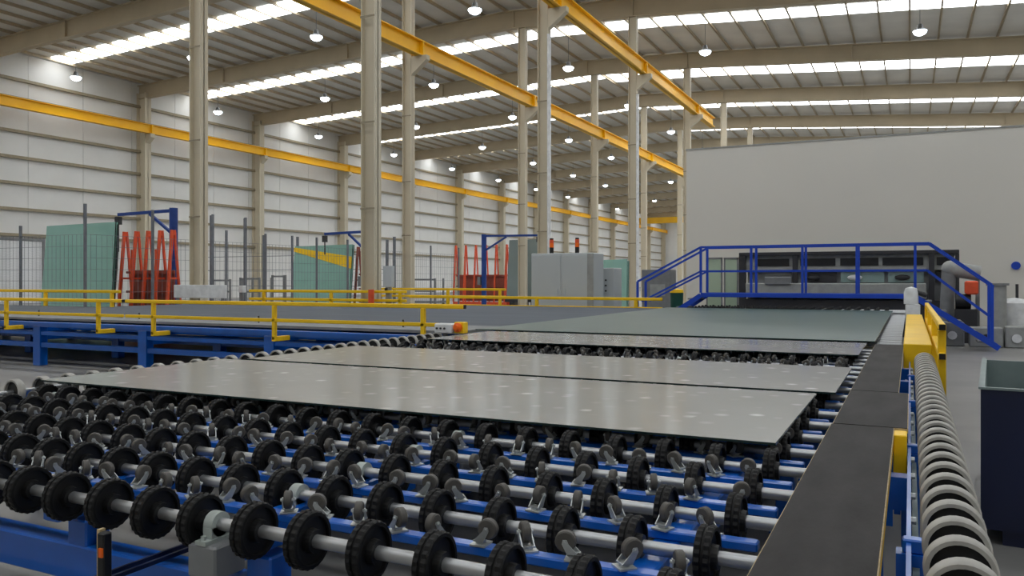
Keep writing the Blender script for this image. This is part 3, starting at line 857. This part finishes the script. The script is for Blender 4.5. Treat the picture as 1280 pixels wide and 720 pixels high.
# right stairs
SXR = at(1249, 445, BY0).x; PRX = at(1240, 355, BY0).x
for y in (BY0, BY1):
    part('stringer', MB().bar((XR, y, DZ-0.06), (SXR, y, 0.06), 0.05, 0.11), 'bridge_blue', br)
    z_p = at(1240, 356, BY0).z
    part('stair_rail', MB().bar((XR+0.26, y, RT), (PRX, y, z_p), 0.045), 'bridge_blue', br)
    part('stair_mid_rail', MB().bar((XR+0.22, y, RM), (PRX, y, at(1240, 397, BY0).z), 0.04), 'bridge_blue', br)
    part('stair_post', MB().box(PRX-0.03, PRX+0.03, y-0.03, y+0.03, 0.1, z_p), 'bridge_blue', br)
ns = 5
for i in range(ns):
    x = XR+(SXR-XR)*(i+0.7)/(ns+0.6); z = DZ-(DZ)*(i+0.7)/(ns+0.6)
    part('tread', MB().box(x-0.12, x+0.12, BY0+0.025, BY1-0.025, z-0.02, z+0.015), 'grey', br)
# left stairs
LXE = at(797, 352, BY0).x; LZE = at(797, 352, BY0).z
for y in (BY0, BY1):
    part('stringer', MB().bar((XL, y, DZ-0.06), (XL-1.5, y, 0.06), 0.05, 0.11), 'bridge_blue', br)
    part('stair_rail', MB().bar((XL, y, RT), (LXE, y, LZE), 0.045), 'bridge_blue', br)
    part('stair_mid_rail', MB().bar((XL, y, RM), (LXE+0.1, y, at(812, 377, BY0).z), 0.04), 'bridge_blue', br)
    part('stair_post', MB().box(LXE-0.025, LXE+0.025, y-0.025, y+0.025, 0.05, LZE), 'bridge_blue', br)
for i in range(ns):
    x = XL-1.5*(i+0.7)/(ns+0.6); z = DZ-DZ*(i+0.7)/(ns+0.6)
    part('tread', MB().box(x-0.12, x+0.12, BY0+0.025, BY1-0.025, z-0.02, z+0.015), 'grey', br)

# ================================================================== YELLOW BOX AND RIGHT RAILING
t = thing('yellow_guard_box', 'long yellow sheet-steel guard box at the end of the right disc row', 'guard', (0.05, 7.8, 0.5))
part('cover', MB().bevbox(-0.054, 0.165, 7.72, 14.4, 0.585, 0.85, 0.006), 'yellow', t)
for y in (8.2, 11, 14): part('leg', MB().box(-0.03, 0.13, y-0.04, y+0.04, 0, 0.585), 'blue', t)
t = thing('yellow_railing', 'short yellow railing running away beside the yellow guard box at right', 'railing', (0.21, 6.9, 0), 'yellow guard railings')
part('top_rail', MB().bevbox(0.19, 0.24, 6.85, 13.3, 1.02, 1.07, 0.008), 'yellow', t)
part('mid_rail', MB().bevbox(0.19, 0.24, 6.85, 13.3, 0.80, 0.85, 0.008), 'yellow', t)
for y in (6.95, 9.0, 11.1, 13.2): part('post', MB().bevbox(0.187, 0.243, y-0.03, y+0.03, 0.0, 1.02, 0.006), 'yellow', t)
for z in (1.045, 0.825): part('end_cap', MB().box(0.193, 0.237, 6.842, 6.85, z-0.022, z+0.022), 'black', t)

a = at(1141, 356, 17.6)
t = thing('drive_unit', 'white drive unit with a rounded head at the right end of the footbridge', 'motor', (a.x, 17.6, 0))
part('column', MB().bevbox(a.x-0.13, a.x+0.13, 17.5, 17.75, 0, 0.93, 0.02), 'white', t)
part('head', MB().lathe([(0.93, 0.0), (0.93, 0.13), (1.16, 0.13), (1.24, 0.10), (1.27, 0.0)], 16, 'Z', center=(a.x-0.03, 17.62, 0)), 'white', t, True)
part('elbow', MB().tube((a.x+0.05, 17.62, 1.17), (a.x+0.24, 17.62, 1.10), 0.05, 10), 'dark', t, True)

# ================================================================== WASHING MACHINE BEHIND THE BRIDGE
WY = 22.0
def rect(u0, u1, v0, v1, y0, y1):
    a = at(u0, v0, WY); b = at(u1, v1, WY)
    return MB().box(a.x, b.x, WY+y0, WY+y1, b.z, a.z)
t = thing('washing_machine', 'long grey glass washing machine in a dark frame behind the footbridge', 'machine', (at(1060, 350, WY).x, WY, 0))
def zz(v): return at(1060, v, WY).z
def xx(u): return at(u, 350, WY).x
TOP = zz(314)
part('body', MB().box(xx(932), xx(1193), WY+0.3, WY+2.2, 0.9, TOP-0.1), 'grey', t)
part('lower_body', MB().box(xx(932), xx(1193), WY-0.1, WY+2.2, 0, 0.9), 'dark', t)
part('header', MB().bevbox(xx(924), xx(1199), WY-0.05, WY+2.3, zz(318.5), TOP, 0.01), 'dark', t)
for u0, u1 in ((924, 932), (991, 997), (1161, 1168), (1194, 1199)):
    part('frame_post', MB().box(xx(u0), xx(u1), WY-0.06, WY+0.1, 0, zz(318.5)), 'dark', t)
part('upper_panel', MB().box(xx(932), xx(1193), WY+0.1, WY+0.32, zz(338), zz(318.5)), 'pale', t)
for u0, u1 in ((944, 986), (1000, 1044), (1050, 1098), (1103, 1154), (1171, 1190)):
    part('dark_window', MB().box(xx(u0), xx(u1), WY+0.07, WY+0.1, zz(332), zz(322.5)), 'black', t)
for u0, u1, mm in ((955, 988, 'grey'), (1005, 1045, 'dark'), (1050, 1105, 'window'), (1110, 1155, 'window'), (1170, 1192, 'dark')):
    part('lower_window', MB().box(xx(u0), xx(u1), WY+0.22, WY+0.32, zz(353), zz(340)), mm, t)
part('apron', MB().bevbox(xx(934), xx(1158), WY-0.25, WY+0.3, 0.94, zz(354), 0.02), 'pale', t)
part('apron_step', MB().bevbox(xx(958), xx(990), WY-0.32, WY-0.02, zz(356), zz(346), 0.02), 'grey', t)
for u in (1015, 1068, 1128):
    p = at(u, 345, WY); part('valve', MB().sphere((p.x, WY+0.16, zz(347)), 0.09, 10, 6, (2.0, 0.7, 0.8)), 'white' if u == 1068 else 'dark', t, True)
# pale green glass screens left of it
for i, (u0, u1) in enumerate(((883, 903), (905, 923))):
    a, c = at(u0, 322, 23.4), at(u1, 322, 23.4)
    t = thing('glass_screen', ['pale green glass screen left of the dark machine frame, the left of two', 'pale green glass screen against the dark machine frame, the right of two'][i], 'screen', ((a.x+c.x)/2, 23.4, 0), 'pale green glass screens')
    part('pane', MB().box(a.x+0.03, c.x-0.03, 23.39, 23.41, 0.1, a.z-0.05), 'pale_green', t)
    part('frame', MB().box(a.x, a.x+0.04, 23.37, 23.43, 0, a.z).box(c.x-0.04, c.x, 23.37, 23.43, 0, a.z).box(a.x, c.x, 23.37, 23.43, a.z-0.05, a.z).box(a.x, c.x, 23.37, 23.43, 0.02, 0.1), 'grey', t)

# ================================================================== PUMPS AND TANKS ON THE RIGHT
PY = 21.0
a = at(1188, 336, PY); c = at(1222, 342, PY)
t = thing('exhaust_duct', 'pale rounded exhaust duct lying behind the right stairs', 'duct', (a.x, PY, 0))
part('pipe', MB().tube((a.x, PY, a.z), (c.x+0.05, PY, c.z), 0.17, 16), 'pale', t, True)
part('elbow', MB().sphere((a.x, PY, a.z), 0.19, 14, 8), 'pale', t, True)
part('riser', MB().tube((a.x-0.1, PY, 0), (a.x-0.03, PY, a.z), 0.15, 14), 'grey', t, True)
part('support', MB().box(c.x-0.04, c.x+0.04, PY-0.05, PY+0.05, 0, c.z-0.12), 'grey', t)
a = at(1207, 362, 20.6)
t = thing('pump', 'red and black pump motor under the pale duct', 'pump', (a.x, 20.6, 0))
part('stand', MB().box(a.x-0.22, a.x+0.22, 20.45, 20.75, 0, 0.75), 'dark', t)
part('motor', MB().tube((a.x-0.2, 20.6, 0.92), (a.x+0.1, 20.6, 0.92), 0.17, 14), 'black', t, True)
part('red_housing', MB().bevbox(a.x-0.02, a.x+0.24, 20.42, 20.7, 1.08, 1.38, 0.03), 'red', t)
a = at(1247, 354, 20.3)
t = thing('filter_tower', 'tall grey cylinder filter right of the stair rail', 'filter', (a.x, 20.3, 0))
part('body', MB().lathe([(0.35, 0.0), (0.35, 0.17), (a.z-0.05, 0.17), (a.z-0.05, 0.0)], 16, 'Z', center=(a.x, 20.3, 0)), 'pale', t, True)
part('flange', MB().lathe([(a.z-0.05, 0.0), (a.z-0.05, 0.22), (a.z, 0.22), (a.z, 0.0)], 16, 'Z', center=(a.x, 20.3, 0)), 'grey', t, True)
part('legs', MB().box(a.x-0.15, a.x+0.15, 20.18, 20.42, 0, 0.35), 'grey', t)
a = at(1268, 372, 21.1)
t = thing('water_tank', 'white round-topped tank at the right edge beside the tall filter', 'tank', (a.x, 21.1, 0))
part('body', MB().lathe([(0.0, 0.0), (0.0, 0.24), (a.z-0.12, 0.24), (a.z-0.03, 0.17), (a.z, 0.0)], 18, 'Z', center=(a.x, 21.1, 0)), 'white', t, True)
part('pipe', MB().tube((a.x+0.05, 21.1, a.z-0.05), (a.x+0.05, 21.1, a.z+0.3), 0.03, 8), 'dark', t, True)
for i, (u, v, wd_, dp) in enumerate(((1232, 409, 0.6, 0.4), (1270, 408, 0.4, 0.4), (1190, 402, 0.45, 0.4))):
    a = at(u, v, 19.55)
    t = thing('pump_plinth', ['pale concrete plinth behind the foot of the right stairs', 'pale concrete plinth at the right edge under the white tank', 'pale block with a round grille beside the yellow railing'][i], 'plinth', (a.x, 19.55, 0))
    part('block', MB().bevbox(a.x-wd_/2, a.x+wd_/2, 19.4, 19.4+dp, 0, a.z, 0.02), 'pale' if i < 2 else 'grey', t)
    part('drain', MB().tube((a.x, 19.4, a.z*0.45), (a.x, 19.37, a.z*0.45), 0.09, 12), 'white' if i else 'dark', t)
a = at(1270, 332, 25.95)
solo('blue_disc_sign', MB().tube((a.x, 25.93, a.z), (a.x, 25.999, a.z), 0.11, 18), 'bridge_blue', 'small round bright blue sign on the partition at the right edge', 'sign', True)

# ================================================================== DARK BLUE BIN AT THE RIGHT
t = thing('steel_bin', 'open dark navy steel bin standing on the floor at the right edge', 'bin', (0.335, 4.95, 0))
t.rotation_euler = (0, 0, math.radians(-4.5))
def bpart(name, mb, m): return link(name, mb.mesh(name, m), t)
H = 0.82; Wd = 1.25; Ln = 1.85; th = 0.02
o = bpart('front_panel', MB().box(0, Wd, 0, th, 0.08, H), 'navy')
bpart('rear_panel', MB().box(0, Wd, Ln-th, Ln, 0.08, H), 'bin_in')
mbx = MB().box(0, th/2, th, Ln-th, 0.08, H); bpart('left_panel', mbx, 'navy')
bpart('left_lining', MB().box(th/2, th, th, Ln-th, 0.08, H-0.01), 'bin_in')
bpart('right_panel', MB().box(Wd-th, Wd, th, Ln-th, 0.08, H), 'bin_in')
bpart('bottom', MB().box(th, Wd-th, th, Ln-th, 0.08, 0.10), 'bin_in')
bpart('rim', MB().box(-0.01, Wd+0.01, -0.01, 0.02, H, H+0.012).box(-0.01, 0.02, 0.02, Ln, H, H+0.012), 'bin_in')
for i in range(3):
    x = 0.3+0.35*i
    bpart('rib', MB().box(x-0.02, x+0.02, -0.03, 0, 0.12, H-0.05), 'navy')
for x in (0.1, Wd-0.2):
    bpart('skid', MB().box(x, x+0.1, 0.02, Ln-0.02, 0, 0.08), 'navy')
